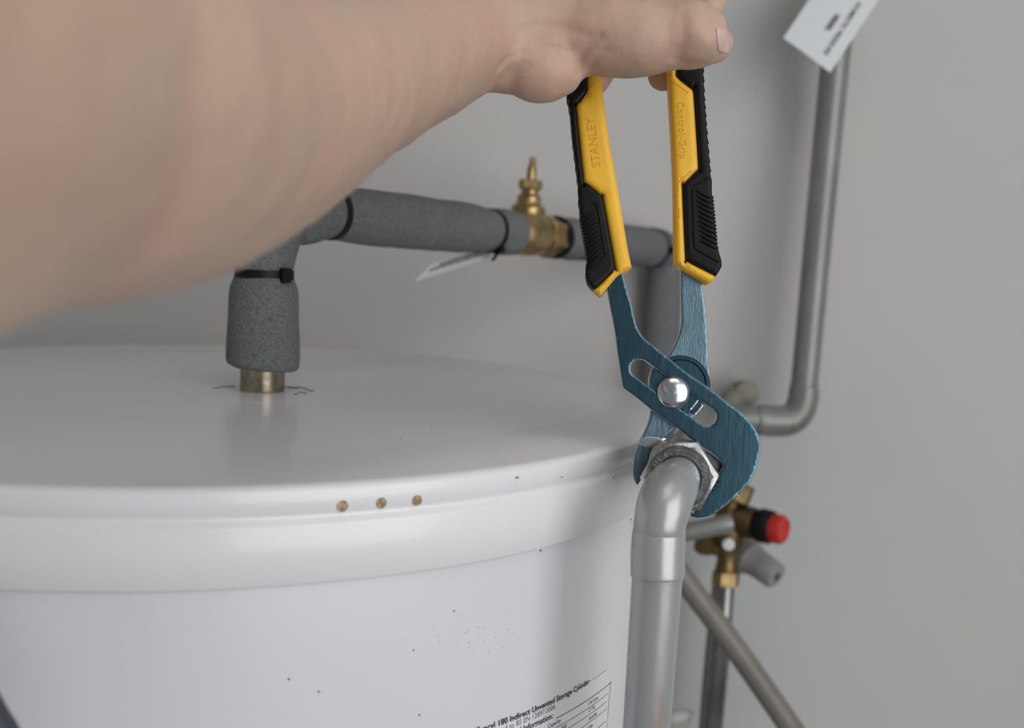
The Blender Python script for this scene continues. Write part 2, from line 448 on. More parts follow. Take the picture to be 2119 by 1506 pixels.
# vertical sleeve (slightly tilted cut end)
vz = [LZ + 0.0145, LZ + 0.0165, LZ + 0.024, LZ + 0.045, LZ + 0.060, LZ + 0.0665, LZ + 0.0705]
vr = [0.0200, 0.0217, 0.0218, 0.0208, 0.0202, 0.0184, 0.0166]
vf = tube([zc(z) for z in vz], vr, 64, 6, True, 0.0006)
# tilt of the cut
vf = ([v + Vector((0, 0, -0.09 * (v.x - sx) * max(0, 1 - (v.z - LZ - 0.014) / 0.02) if v.z < LZ + 0.034 else 0)) for v in vf[0]], vf[1])
s1 = part('foam_sleeve', vf, 'foam', pipe)
el = [zc(LZ + 0.0705), zc(LZ + 0.0745), zc(LZ + 0.086), zc(LZ + 0.098) + dirh * 0.003, zc(LZ + 0.108) + dirh * 0.012, along(622) + Vector((0, 0, -0.0015)), along(650), along(684)]
part('foam_elbow', tube(el, [0.0166, 0.0178, 0.0195, 0.0205, 0.0205, 0.0196, 0.0190, 0.0160], 56, 6, True, 0.0007), 'foam', pipe)
def sleeve(x0, x1, rr, name='foam_sleeve'):
    n = len(rr); q = [along(x0).lerp(along(x1), i / (n - 1)) for i in range(n)]
    return part(name, tube(q, rr, 56, 5, True, 0.0006), 'foam', pipe)
sleeve(684, 1012, [0.0160, 0.0183, 0.0186, 0.0189, 0.0188, 0.0186, 0.0182, 0.0160])
sleeve(1012, 1060, [0.0160, 0.0178, 0.0180, 0.0176])
sleeve(1155, 1197, [0.0168, 0.0178, 0.0180, 0.0166])
sleeve(1197, 1352, [0.0166, 0.0180, 0.0184, 0.0188, 0.0188, 0.0184])
C0 = along(1352)
dn = [C0, along(1352) + dirh * 0.014 + Vector((0, 0, -0.001)), along(1352) + dirh * 0.0245 + Vector((0, 0, -0.010)), along(1352) + dirh * 0.0262 + Vector((0, 0, -0.028))]
bt = dn[-1]
part('foam_elbow', tube(dn, [0.0184, 0.0192, 0.0190, 0.0172], 48, 6, True, 0.0005), 'foam', pipe)
part('foam_sleeve', tube([bt, bt + Vector((0, 0, -0.006)), bt + Vector((0, 0, -0.1)), bt + Vector((0, 0, -0.3)), Vector((bt.x, bt.y, 0.7))], [0.0172, 0.0186, 0.0190, 0.0190, 0.0190], 48, 5, True, 0.0005), 'foam', pipe)
def cable_tie(c, ax, r, wd, head_dir, label, tail=0.0, hs=1.0, tl=None):
    ax = ax.normalized(); hd = (head_dir - ax * head_dir.dot(ax)).normalized()
    o = part('cable_tie', lathe([(r, -wd / 2), (r + 0.0013, -wd / 2), (r + 0.0013, wd / 2), (r, wd / 2), (r, -wd / 2)], c, ax, 48), 'black', None, org=c)
    tag(o, label, 'cable tie')
    side = ax.cross(hd)
    hc = c + hd * (r + 0.0024)
    part('tie_head', join(box(hc, ax, side, hd, wd * 1.55 * hs, 0.0062 * hs, 0.0045 * hs), box(hc + side * 0.002, ax, side, hd, wd * 1.0, 0.0062, 0.0030)), 'black', o)
    if tail:
        td = side if tl is None else tl
        part('tie_tail', box(hc + td * (tail / 2), ax, td, ax.cross(td), wd * 0.9, tail, 0.0012), 'black', o)
    return o
toc = -FW
cable_tie(zc(LZ + 0.0705), Z, 0.0163, 0.0056, CR * 0.8 + toc * 0.62, 'black cable tie pinching the upright foam sleeve above the lid', 0.006)
cable_tie(along(686), dirh, 0.0157, 0.0050, CU * 0.75 + toc * 0.75, 'black cable tie around the foam pipe beside the forearm', 0.0)
cable_tie(along(1014), dirh, 0.0157, 0.0036, -CU * 0.75 + toc * 0.75, 'black cable tie around the foam pipe just left of the brass valve', 0.010, 1.0, (-CU * 0.8 - CR * 0.6).normalized())
cable_tie(along(1198), dirh, 0.0165, 0.0036, CU * 0.75 - toc * 0.9, 'black cable tie just right of the brass valve, partly behind the left grip', 0.0)
cable_tie(along(1349), dirh, 0.0183, 0.0034, -CU * 0.10 + toc * 0.9, 'black cable tie on the foam pipe seen between the two plier handles', 0.004)

# ------------------------------------------------------------------ brass valve in the run
vc = along(1112)
bv = thing('brass_valve', vc, 'brass valve with an upright spindle fitted between two foam sleeves', 'valve')
a1, a2 = along(1062), along(1156); L = (a2 - a1).length
part('valve_body', lathe([(0.0105, -0.006), (0.0135, 0.002), (0.0165, 0.006), (0.0175, L * 0.30), (0.0165, L * 0.5), (0.0150, L * 0.55), (0.0150, L * 0.7)], a1, dirh, 40), 'brass', bv)
part('compression_nut', hexnut(a1 + dirh * (L * 0.60), dirh, 0.031, L * 0.30, CU), 'brass', bv)
part('pipe_end', lathe([(0.0178, 0), (0.0182, 0.002), (0.0182, 0.006), (0.017, 0.008)], a1 + dirh * (L * 0.86), dirh, 40), 'rubber', bv)
vs = (P(1104, 327, 0.873) - P(1093, 450, 0.880)).normalized(); vb = P(1095, 470, 0.88) ; k = 0.88 / F
vb = P(1090, 470, 0.88)
pr = [(0.0135, -0.012), (0.0130, 0.0), (0.0115, 0.006), (0.0122, 0.008)]
part('bonnet', lathe(pr + [(0.0140, 0.010), (0.0140, 0.0165), (0.0115, 0.0185), (0.0100, 0.021), (0.0100, 0.025), (0.0074, 0.0275), (0.0072, 0.031)], vb, vs, 40), 'brass', bv)
part('bonnet_nut', hexnut(vb + vs * 0.0095, vs, 0.0245, 0.0085, CR), 'brass', bv)
part('gland_nut', hexnut(vb + vs * 0.0305, vs, 0.0170, 0.0085, CR), 'brass', bv)
part('spindle', lathe([(0.0040, 0.036), (0.0040, 0.048), (0.0030, 0.0495), (0.0024, 0.0565), (0.0018, 0.0572)], vb, vs, 20), 'brass', bv)

# ------------------------------------------------------------------ paper tags
def plate_quad(name, q, mt, parent=None, th=0.0004, div=10, curl=0.0, **k):
    """thin card from four world corners, slightly curled."""
    a, b, c, d = q; n = (b - a).cross(d - a).normalized(); V, Fc = [], []
    for s in (0, 1):
        for j in range(div + 1):
            for i in range(div + 1):
                u, v = i / div, j / div
                V.append(a.lerp(b, u).lerp(d.lerp(c, u), v) + n * (s * th + curl * math.sin(PI * u)))
    N = (div + 1) ** 2
    for j in range(div):
        for i in range(div):
            x = j * (div + 1) + i; Fc.append((x, x + 1, x + div + 2, x + div + 1)); Fc.append((x + N, x + div + 1 + N, x + div + 2 + N, x + 1 + N))
    rim = [i for i in range(div + 1)] + [j * (div + 1) + div for j in range(1, div + 1)] + [div * (div + 1) + i for i in range(div - 1, -1, -1)] + [j * (div + 1) for j in range(div - 1, 0, -1)]
    for i, x in enumerate(rim):
        y = rim[(i + 1) % len(rim)]; Fc.append((x, x + N, y + N, y))
    return part(name, (V, Fc), mt, parent, **k)
TZ = 0.965
ta, tb, tcn = P(1621, 79, TZ), P(1717.5, 150.5, TZ - 0.006), P(1817, 1, TZ)
ex = (tb - ta); up_t = tcn - tb; sc_up = 0.098 / up_t.length
tag1 = plate_quad('paper_tag', (ta, tb, tb + up_t * sc_up, ta + up_t * sc_up), 'paper', curl=0.001)
tag(tag1, 'white card tag reading DOMESTIC PRESSURE VESSEL hanging before the tall grey pipe', 'tag')
lx = (-up_t).normalized(); ly = (ta - tb).normalized() * -1.0     # reading direction, letter-down = towards ta side
nrm = ex.cross(up_t).normalized()
if nrm.dot(toc) < 0: nrm = -nrm
def tag_text(body, size, o, bold):
    tv, tf = text_mesh(body, size, 0, bold, 'RIGHT')
    return part('lettering', ([o + lx * q.x + ly * q.y + nrm * 0.0018 for q in tv], tf), 'ink', tag1, smooth=False)
tag_text('DOMESTIC PRESSURE', 0.0062, P(1702, 112, TZ - 0.003), 0.00016)
tag_text('VESSEL', 0.0062, P(1707, 62, TZ - 0.002), 0.00016)
hang = part('hanging_loop', tube([ta.lerp(tb, 0.5) + up_t * sc_up * 0.97, ta.lerp(tb, 0.5) + up_t * sc_up * 1.15 + FW * 0.02, P(1752, -120, 1.0)], 0.0008, 8, 6), 'white_plastic', tag1)
g = 0.835
q = [P(1024, 505, g), P(1012, 534, g - 0.012), P(858, 582, g - 0.055), P(893, 545, g - 0.04)]
tag2 = plate_quad('paper_tag', (q[3], q[0], q[1], q[2]), 'paper', curl=0.0006)
tag(tag2, 'white card tag seen edge on, hanging from the cable tie left of the brass valve', 'tag')
n2 = (q[0] - q[3]).cross(q[2] - q[3]).normalized()
if n2.dot(toc) < 0: n2 = -n2
V2 = []
for row, (v, u0, u1) in enumerate(((0.50, 0.10, 0.86), (0.28, 0.20, 0.78))):
    u = u0
    while u < u1:
        du = random.uniform(0.02, 0.05)
        e = [q[3].lerp(q[0], uu).lerp(q[2].lerp(q[1], uu), vv) + n2 * 0.0014 for uu, vv in ((u, v), (u + du, v), (u + du, v + 0.13), (u, v + 0.13))]
        V2.append((e, [(0, 1, 2, 3)])); u += du + 0.012
o = part('printed_line', join(*V2), 'ink_soft', tag2, smooth=False); o['kind'] = 'stuff'

# ------------------------------------------------------------------ tall grey pipe on the wall
wz = 1.02
gp = thing('wall_pipe', P(1650, 871, wz), 'tall grey pipe on the right wall with an elbow at its foot', 'pipe')
vtop = P(1779, -360, wz - 0.03)
part('upright', tube([vtop, P(1722, 190, wz - 0.012), P(1664, 800, wz)], [0.0139, 0.0136, 0.0128], 40, 10), 'pipe', gp)
part('elbow', tube([P(1665, 800, wz), P(1664.5, 803, wz), P(1661, 830, wz), P(1652, 853, wz), P(1634, 868, wz), P(1610, 871, wz), P(1571, 869, wz), P(1568, 869, wz)],
                   [0.0136, 0.0142, 0.0145, 0.0148, 0.0150, 0.0152, 0.0150, 0.0140], 40, 6), 'pipe', gp)
part('branch', tube([P(1572, 869, wz), P(1500, 866, wz), P(1468, 866, wz - 0.01), P(1450, 875, wz - 0.06), P(1436, 905, 0.75), P(1422, 940, 0.56), P(1417, 955, 0.515)], [0.0136, 0.0136, 0.0136, 0.013, 0.012, 0.0112, 0.0108], 36, 8), 'pipe', gp)
cl = thing('pipe_clip', P(1520, 820, wz + 0.03), 'round olive-grey pipe clip on the wall above the elbow of the tall pipe', 'clip')
part('clip_body', lathe([(0.0118, 0), (0.0124, 0.002), (0.0124, 0.030), (0.0114, 0.033), (0.006, 0.0345), (0, 0.0348)], P(1532, 812, wz + 0.050), -FW, 40), 'olive', cl)
part('clip_arm', tube([P(1530, 815, wz + 0.035), P(1512, 835, wz + 0.022), P(1505, 860, wz + 0.02)], [0.0118, 0.0125, 0.011], 20, 5), 'olive', cl)

# ------------------------------------------------------------------ pipes and valve low on the right
dp = part('diagonal_pipe', tube([P(1385, 1155, 0.925), P(1420, 1205, 0.925), P(1525, 1345, 0.925), P(1650, 1525, 0.925), P(1760, 1690, 0.93)], [0.0100, 0.0100, 0.0101, 0.0103, 0.0105], 36, 6), 'pipe_warm')
tag(dp, 'plain warm-grey pipe running diagonally down to the right', 'pipe')
vz_ = 0.985
mv = thing('pressure_valve', P(1510, 1120, vz_), 'tarnished brass pressure valve assembly with a red cap, low on the right wall', 'valve')
k = vz_ / F
axv = (P(1512, 1040, vz_) - P(1502, 1180, vz_)).normalized()
o0 = P(1502, 1185, vz_)
part('valve_body', lathe([(24 * k, 0), (22 * k, 10 * k), (20 * k, 30 * k), (26 * k, 50 * k), (32 * k, 70 * k), (34 * k, 100 * k), (31 * k, 125 * k), (24 * k, 135 * k), (20 * k, 150 * k), (22 * k, 156 * k), (20 * k, 190 * k)], o0, axv, 32), 'brass_dark', mv)
part('outlet_nut', hexnut(P(1501, 1212, vz_), axv, 50 * k, 32 * k, CR), 'brass', mv)
part('upper_nut', hexnut(P(1524, 1038, vz_ - 0.01), (axv + CR * 0.35).normalized(), 44 * k, 40 * k, CR), 'brass_dark', mv)
rax = (CR * 0.76 - CU * 0.11 - FW * 0.64).normalized()
rb = P(1515, 1073, vz_)
part('side_branch', lathe([(30 * k, 0), (33 * k, 15 * k), (33 * k, 46 * k), (30 * k, 56 * k), (29 * k, 66 * k)], rb, rax, 28), 'brass_dark', mv)
rb = rb + rax * (16 * k)
part('collar', lathe([(30 * k, 36 * k), (33 * k, 46 * k), (35 * k, 50 * k), (34 * k, 72 * k), (29 * k, 78 * k)], rb, rax, 36), 'black', mv)
capv = []
cap = part('cap', lathe([(27 * k, 72 * k), (28.5 * k, 76 * k), (28.5 * k, 96 * k), (26 * k, 101 * k), (21 * k, 102 * k), (20 * k, 99 * k), (10 * k, 99 * k), (8 * k, 96 * k), (0, 96 * k)], rb, rax, 40), 'red', mv); cap['label'] = 'red round cap'
for i in range(14):
    an = 2 * PI * i / 14; a = rax.orthogonal().normalized(); b = rax.cross(a); d = a * math.cos(an) + b * math.sin(an)
    capv.append(box(rb + rax * (86 * k) + d * (28.5 * k), rax, rax.cross(d), d, 18 * k, 5 * k, 2.5 * k))
part('cap_ribs', join(*capv), 'red', cap, smooth=False)
lax = (-CR * 0.95 - CU * 0.2 - FW * 0.2).normalized()
part('left_branch', lathe([(20 * k, 0), (20 * k, 30 * k), (23 * k, 34 * k), (23 * k, 50 * k), (14 * k, 62 * k)], P(1500, 1135, vz_), (-CR * 0.95 + CU * 0.15).normalized(), 6), 'brass_dark', mv)
wp = part('plug', lathe([(12 * k, 0), (13 * k, 10 * k), (12 * k, 16 * k), (0, 17 * k)], P(1505, 1124, vz_ - 0.010), (-FW), 24), 'white_plastic', mv); wp['label'] = 'small cream plug'
ip = part('inlet_pipe', tube([P(1385, 1107, vz_ - 0.022), P(1430, 1099, vz_ - 0.024), P(1506, 1083, vz_ - 0.026), P(1512, 1082, vz_ - 0.026)], [19 * k, 19 * k, 19.5 * k, 14 * k], 28, 5), 'pipe', mv)
ip['label'] = 'short grey pipe'
cp = thing('plastic_outlet', P(1590, 1180, 0.98), 'grey plastic outlet with a small black hole below the red cap', 'fitting')
k2 = 0.97 / F; cax = (CR * 0.62 - CU * 0.42 - FW * 0.66).normalized(); cb = P(1560, 1160, 1.0)
part('shell', lathe([(22 * k2, -45 * k2), (36 * k2, -35 * k2), (38 * k2, -8 * k2), (32 * k2, 0), (30 * k2, 22 * k2), (29 * k2, 58 * k2), (26 * k2, 62 * k2), (9 * k2, 63 * k2), (7.5 * k2, 60 * k2), (7.5 * k2, 40 * k2)], cb, cax, 40), 'grey_plastic', cp)
part('hole', lathe([(8 * k2, 62.5 * k2), (8 * k2, 63.5 * k2), (0, 63.4 * k2)], cb, cax, 20), 'black', cp)
o = part('lower_pipe', tube([P(1501, 1208, vz_), P(1492, 1330, vz_), P(1474, 1520, vz_ + .01), P(1466, 1640, vz_ + .02)], [19.5 * k, 20 * k, 20.5 * k, 21 * k], 32, 6), 'chrome_pipe')
tag(o, 'silvery pipe dropping straight down from the brass pressure valve', 'pipe')
o = part('pipe_shadow_line', tube([P(1489, 1190, 1.05), P(1472, 1345, 1.05), P(1448, 1640, 1.05)], [0.006, 0.006, 0.006], 20, 5), 'pipe_warm')  # added tube in place of the shadow edge left of the silvery pipe
tag(o, 'thin tube standing in for the dark shadow line beside the silvery pipe', 'pipe')
wc = thing('wall_clip', P(1405, 1490, 1.04), 'white plastic pipe clip at the bottom edge behind the front pipe', 'clip')
part('clip_body', tube([P(1380, 1492, 1.03), P(1395, 1484, 1.02), P(1425, 1480, 1.02), P(1432, 1481, 1.02)], [0.005, 0.0065, 0.0062, 0.004], 20, 5), 'white_plastic', wc)
part('clip_base', lathe([(0.011, 0), (0.011, 0.012), (0.008, 0.016)], P(1402, 1500, 1.07), -FW, 24), 'white_plastic', wc)

# ------------------------------------------------------------------ front pipe with elbow, collar and union nut
fz = 0.455
fp = thing('front_pipe', P(1340, 1506, fz + 0.008), 'thick grey painted pipe with an elbow in front of the cylinder, gripped by the pliers', 'pipe')
part('upright', tube([P(1361, 1176, fz), P(1356, 1250, fz + .002), P(1340, 1480, fz + .007), P(1325, 1700, fz + .012), P(1240, 2900, fz + .04)], [0.01075, 0.01075, 0.0104, 0.0104, 0.0104], 64, 8), 'pipe_front', fp)
na = P(1404, 989, 0.470); nb_ = P(1416, 958, 0.522); nax = (nb_ - na).normalized()
pe = [P(1360.5, 1192, fz), P(1360.5, 1189, fz), P(1361, 1150, fz), P(1363, 1112, fz), P(1364, 1098, fz), P(1366, 1080, fz - .001), P(1373, 1048, fz), P(1384, 1020, fz + .004), P(1396, 1000, fz + .010), na, na + nax * 0.012]
part('elbow', tube(pe, [0.0108, 0.0115, 0.0116, 0.0115, 0.0112, 0.0112, 0.0117, 0.0116, 0.0108, 0.0096, 0.0094], 64, 8), 'pipe_front', fp)
M['nut_face'] = mat('nut_face', srgb(150, 148, 148), 0.38, metal=0.8, c2=srgb(120, 118, 118), nscale=200)
un = thing('union_nut', na, 'shiny hexagonal union nut clamped in the plier jaws', 'nut')
ring = [(0.0098, 0.0012), (0.0102, 0.0), (0.0126, 0.0), (0.0134, 0.0007), (0.0138, 0.0022), (0.0142, 0.0030), (0.0142, 0.006), (0.0098, 0.006), (0.0098, 0.0012)]
part('ring_face', lathe(ring, na + nax * -0.001, nax, 96), 'nut_face', un)
part('hexagon', hexnut(na + nax * 0.0020, nax, 0.0302, 0.0125, (CR * 1.0 + CU * 0.05), 0.0016), 'nut', un)
part('rear_collar', lathe([(0.0130, 0.0145), (0.0140, 0.0155), (0.0140, 0.022), (0.012, 0.024), (0.012, 0.040)], na, nax, 48), 'nut', un)
# raised marking round the ring
tv_all = []
a = (CU - nax * CU.dot(nax)).normalized(); b = a.cross(nax)
if b.dot(CR) < 0: b = -b
def arc_text(s, start, r, step):
    for i, ch in enumerate(s):
        if ch == ' ': continue
        tv, tf = text_mesh(ch, 0.0033, 0.00030, 0.00010, 'CENTER')
        an = start + i * step
        d = a * math.cos(an) + b * math.sin(an); tt = -a * math.sin(an) + b * math.cos(an)
        tv_all.append(([na - nax * 0.0010 + d * (r + q.y) + tt * q.x - nax * (q.z + 0.0001) for q in tv], tf))
arc_text('UL4-T', -1.0, 0.01045, 0.24)
arc_text('22MM.', 0.72, 0.01045, 0.25)
mk = part('raised_lettering', join(*tv_all), 'steel_bright', un, smooth=False)

# ------------------------------------------------------------------ the pliers
PZ = 0.490
PC = P(1393, 813, PZ)
tilt = Matrix.Rotation(math.radians(-3.5), 3, CU) @ Matrix.Rotation(math.radians(-2), 3, CR)
PX = tilt @ CR; PY = tilt @ CU; PN = PX.cross(PY).normalized()       # PN points to the camera
if PN.dot(FW) > 0: PN = -PN
def pl2(px, py, h=0.0):                        # pixel -> plane coordinates of the pliers, h metres above their mid plane
    d = ray(px, py); o = PC + PN * h
    t = (o - CAM).dot(PN) / d.dot(PN); q = CAM + d * t - PC
    return (q.dot(PX), q.dot(PY))
def plw(x, y, h): return PC + PX * x + PY * y + PN * h
def plate(name, outer, holes, h0, h1, bev, mt, parent, bres=3):
    hm = h1
    sp = [[pl2(q[0], q[1], hm) for q in s] for s in [outer] + holes]
    me = curve_mesh(sp, h1 - h0, bev, bres, 0.0008 if mt in ('steel', 'steel_frosted') else 0.0014)
    zz = (h0 + h1) / 2
    for v in me.vertices: v.co = plw(v.co.x, v.co.y, v.co.z + zz)
    bm = bmesh.new(); bm.from_mesh(me); bmesh.ops.recalc_face_normals(bm, faces=bm.faces); bm.to_mesh(me); bm.free()
    o = link(name, me, mt, parent)
    if mt in ('steel', 'steel_frosted'):                              # plating worn bright along the rims
        me.materials.append(M['steel_edge'])
        for p in me.polygons:
            if abs(p.normal.dot(PN)) < 0.80: p.material_index = 1
    return o
pliers = thing('slip_joint_pliers', PC, 'large water pump pliers with yellow and black handles gripping the nut', 'pliers')
c = 1
front = [(1247, 560), (1256, 600), (1265, 648), (1272, 685), (1277, 723), (1282.6, 762), (1288, 797), (1291, 804, c), (1320.5, 826), (1345.7, 846), (1378.5, 869), (1399, 882.5), (1425, 904), (1450, 922), (1476, 940), (1494, 958), (1497, 965, c), (1485, 986, c)]
n = 13
for i in range(n):                              # teeth
    t = i / (n - 1); x = 1481 + (1432 - 1481) * t; y = 994 + (1057 - 994) * t
    front += [(x - 2.6, y - 2.0, c), (x + 2.2, y + 5.2, c)]
front += [(1427, 1064, c), (1431, 1069), (1447, 1071.5), (1472, 1066), (1497, 1050.6), (1522, 1030), (1547.6, 1002.6), (1562.7, 975), (1571.5, 944.6), (1574, 922), (1570, 901), (1557.6, 879), (1537.5, 856), (1507, 833), (1469, 803), (1421, 770), (1383.5, 740), (1354.8, 717), (1335.6, 702), (1320, 680), (1312.4, 655), (1306.6, 628), (1297.5, 598), (1290, 569), (1284, 540)]
sa, sb = Vector((1324.5, 762.5)), Vector((1464, 862))
sd = (sb - sa).normalized(); sn = Vector((-sd.y, sd.x)); slot = []
for i in range(13):
    an = PI / 2 + PI * i / 12; slot.append(sa + (sd * math.cos(an) + sn * math.sin(an)) * 19.5)
for i in range(13):
    an = -PI / 2 + PI * i / 12; slot.append(sb + (sd * math.cos(an) + sn * math.sin(an)) * 19.0)
fj = plate('front_jaw', ring_outline(front), [[(q.x, q.y) for q in slot]], 0.0002, 0.0052, 0.0007, 'steel', pliers)
fj['label'] = 'dark blued front lever with slot and toothed hook jaw'
rear = [(1406, 530), (1408, 560), (1408.8, 617), (1409.8, 659), (1407, 683), (1399, 706), (1386, 730), (1366, 748), (1349, 764), (1342, 788), (1344, 820), (1346, 846), (1343, 869), (1330.6, 899), (1321.7, 917), (1313, 942), (1309, 972), (1311.6, 992), (1319, 1005, c),
        (1333, 982), (1340, 966), (1343, 950), (1352, 925), (1378, 905), (1396, 889), (1412, 880), (1436, 862), (1452, 836), (1466, 812), (1469.5, 798), (1468.6, 771), (1465.7, 733), (1463.5, 686), (1461.5, 648), (1456.5, 607), (1452, 577), (1448, 545)]
rj = plate('rear_jaw', ring_outline(rear), [], -0.0052, -0.0002, 0.0007, 'steel_frosted', pliers)
rj['label'] = 'blued rear lever with the lower left jaw'
# stepped inner faces of the jaws
plate('jaw_step', [(1446, 923), (1474, 940), (1493, 958), (1495, 965), (1483, 985), (1486, 992), (1437, 1058), (1428, 1062), (1431, 1056), (1474, 996), (1478, 990), (1462, 952)], [], -0.0060, -0.0002, 0.0003, 'steel_dark', pliers)
plate('jaw_step', [(1326, 905), (1345, 903), (1378, 907), (1378, 913), (1354, 922), (1342, 928), (1324, 922), (1322, 917)], [], -0.0045, 0.0010, 0.0003, 'steel_bright', pliers)
# guide tongue seen through the slot and grooves
gv = []
plate('guide_tongue', [(1349, 768), (1362, 762), (1378, 776), (1440, 818), (1456, 832), (1446, 856), (1434, 858), (1400, 838), (1346, 800), (1343, 788)], [], -0.0002, 0.0022, 0.0004, 'steel', pliers)
for (x, y) in ((1436, 838), (1446, 848)):
    dd = Vector((-sd.y, sd.x)) * 14
    gv.append(plate('groove_ridge', [(x - dd.x - 2, y - dd.y), (x - dd.x + 2, y - dd.y + 2), (x + dd.x + 2, y + dd.y), (x + dd.x - 2, y + dd.y - 2)], [], 0.0018, 0.0034, 0.0002, 'steel_bright', pliers))
# raised semicircular boss on the rear lever
part('pivot_boss', lathe([(0.0135, -0.0002), (0.0135, 0.0010), (0.0130, 0.0016), (0.0118, 0.0016), (0.0112, 0.0008), (0.0, 0.0008)], plw(*pl2(1408, 796), -0.0004), PN, 64), 'steel', pliers)
# bolt head
bo = plw(*pl2(1393, 812, 0.006), 0.0050)
bolt = part('pivot_bolt', lathe([(0.0068, 0), (0.0073, 0.0004), (0.0074, 0.0010), (0.0071, 0.0016), (0.0060, 0.0023), (0.0042, 0.0029), (0.0020, 0.0032), (0, 0.0033)], bo, PN, 48), 'steel_bright', pliers)
bolt['label'] = 'polished domed pivot bolt'
# handles
HT = 0.0080
def serr(pts, amp, step):
    """add small notches along an open polyline."""
    out = []; 
    for i in range(len(pts) - 1):
        a = Vector(pts[i][:2]); b = Vector(pts[i + 1][:2]); L = (b - a).length; n = max(1, int(L / step)); d = (b - a).normalized(); nn = Vector((d.y, -d.x))
        for k in range(n):
            p = a + d * (L * k / n); out.append((p.x, p.y, 1)); p = a + d * (L * (k + 0.75) / n) + nn * amp; out.append((p.x, p.y, 1))
    return out
yl = [(1213.5, 60, c), (1236, 60, c), (1244.4, 156), (1251, 214.6), (1262, 292.7), (1277, 377), (1290, 455.5), (1300, 514), (1307, 548), (1305, 553), (1280, 569), (1258, 594), (1243, 610), (1236, 606), (1227, 598), (1238, 590), (1271, 556), (1272, 548), (1247.6, 412), (1245, 404), (1213, 378), (1207, 370), (1191.5, 225), (1191, 217), (1213, 190), (1213.5, 182)]
yr = [(1378, 60, c), (1397, 60, c), (1401, 140), (1403, 157), (1433, 182), (1437, 190), (1447, 344), (1445, 350), (1416, 380), (1413.5, 387), (1420, 532), (1423, 539), (1478, 567), (1482, 571), (1477, 579), (1469, 583), (1458, 581), (1417, 557), (1400, 543), (1398, 536), (1397, 423), (1394, 325), (1387.6, 211), (1383.7, 150)]
hl = plate('handle', ring_outline(yl, 5), [], -HT, HT, 0.0030, 'yellow', pliers, 5); hl['label'] = 'yellow left handle shell'
hr = plate('handle', ring_outline(yr, 5), [], -HT, HT, 0.0030, 'yellow', pliers, 5); hr['label'] = 'yellow right handle shell'
bl_out = serr([(1215, 582), (1212, 560), (1216, 530)], 1.5, 12) + serr([(1216, 530), (1210, 488), (1202, 446)], 4.0, 7) + serr([(1203, 446), (1198, 410), (1198, 381), (1191.5, 332), (1185.5, 283), (1181, 228), (1174, 190)], 2.6, 17)
bl = [(1228.5, 599, c)] + bl_out + [(1172, 186), (1172, 60, c), (1214, 60, c), (1214.5, 182), (1213.5, 191), (1192, 218), (1192.5, 226), (1208, 370), (1213.5, 377), (1246, 404), (1248.6, 412), (1273, 548), (1272, 557), (1240, 590)]
gl = plate('grip', ring_outline(bl, 5), [], -HT - 0.0006, HT + 0.0005, 0.0016, 'rubber', pliers, 4); gl['label'] = 'black ribbed rubber of the left handle'
br_out = serr([(1452, 60), (1456, 150), (1457.6, 192), (1462.5, 260), (1469, 338), (1472, 377)], 2.5, 17) + serr([(1474, 402), (1481, 475), (1484, 512)], 4.0, 7) + [(1488, 518), (1494, 540), (1493, 553)]
br_out = [(x if True else x, y, *r) for (x, y, *r) in br_out]
br = [(1396, 60, c)] + br_out + [(1482, 570), (1477, 567), (1424, 538), (1421, 531), (1414.5, 388), (1416.5, 381), (1446, 350), (1448, 344), (1438, 190), (1434, 182), (1404, 157), (1402, 140)]
gr = plate('grip', ring_outline(br, 5), [], -HT - 0.0006, HT + 0.0005, 0.0016, 'rubber', pliers, 4); gr['label'] = 'black ribbed rubber of the right handle'
# raised rib panels on the grips
def ribs(side, n, x0, y0, x1, y1, w0, w1, slope, parent):
    vs = []
    for i in range(n):
        t = i / (n - 1); cx = x0 + (x1 - x0) * t; cy = y0 + (y1 - y0) * t; hw = w0 + (w1 - w0) * t
        p = plw(*pl2(cx - hw, cy - slope * hw, HT), HT + 0.0004); q = plw(*pl2(cx + hw, cy + slope * hw, HT), HT + 0.0004)
        vs.append(tube([p, p.lerp(q, .5) + PN * 0.0006, q], 0.00062, 8, 3))
    return part('grip_ribs', join(*vs), 'rubber', parent)
ribs(0, 11, 1455, 402, 1467, 506, 15, 17, 0.50, gr)
ribs(0, 11, 1218, 446, 1235, 535, 12, 13, -0.75, gl)
def frame_line(pts, parent):
    q = [plw(*pl2(x, y, HT), HT + 0.0005) for x, y in pts]
    return part('grip_ridge', tube(q, 0.0006, 8, 3), 'rubber', parent)
frame_line([(1466, 368), (1450, 378), (1435, 391), (1434, 420), (1436, 480), (1438, 512), (1445, 518), (1488, 542)], gr)
frame_line([(1228, 420), (1236, 424), (1240, 445), (1252, 520), (1252, 532), (1222, 560)], gl)
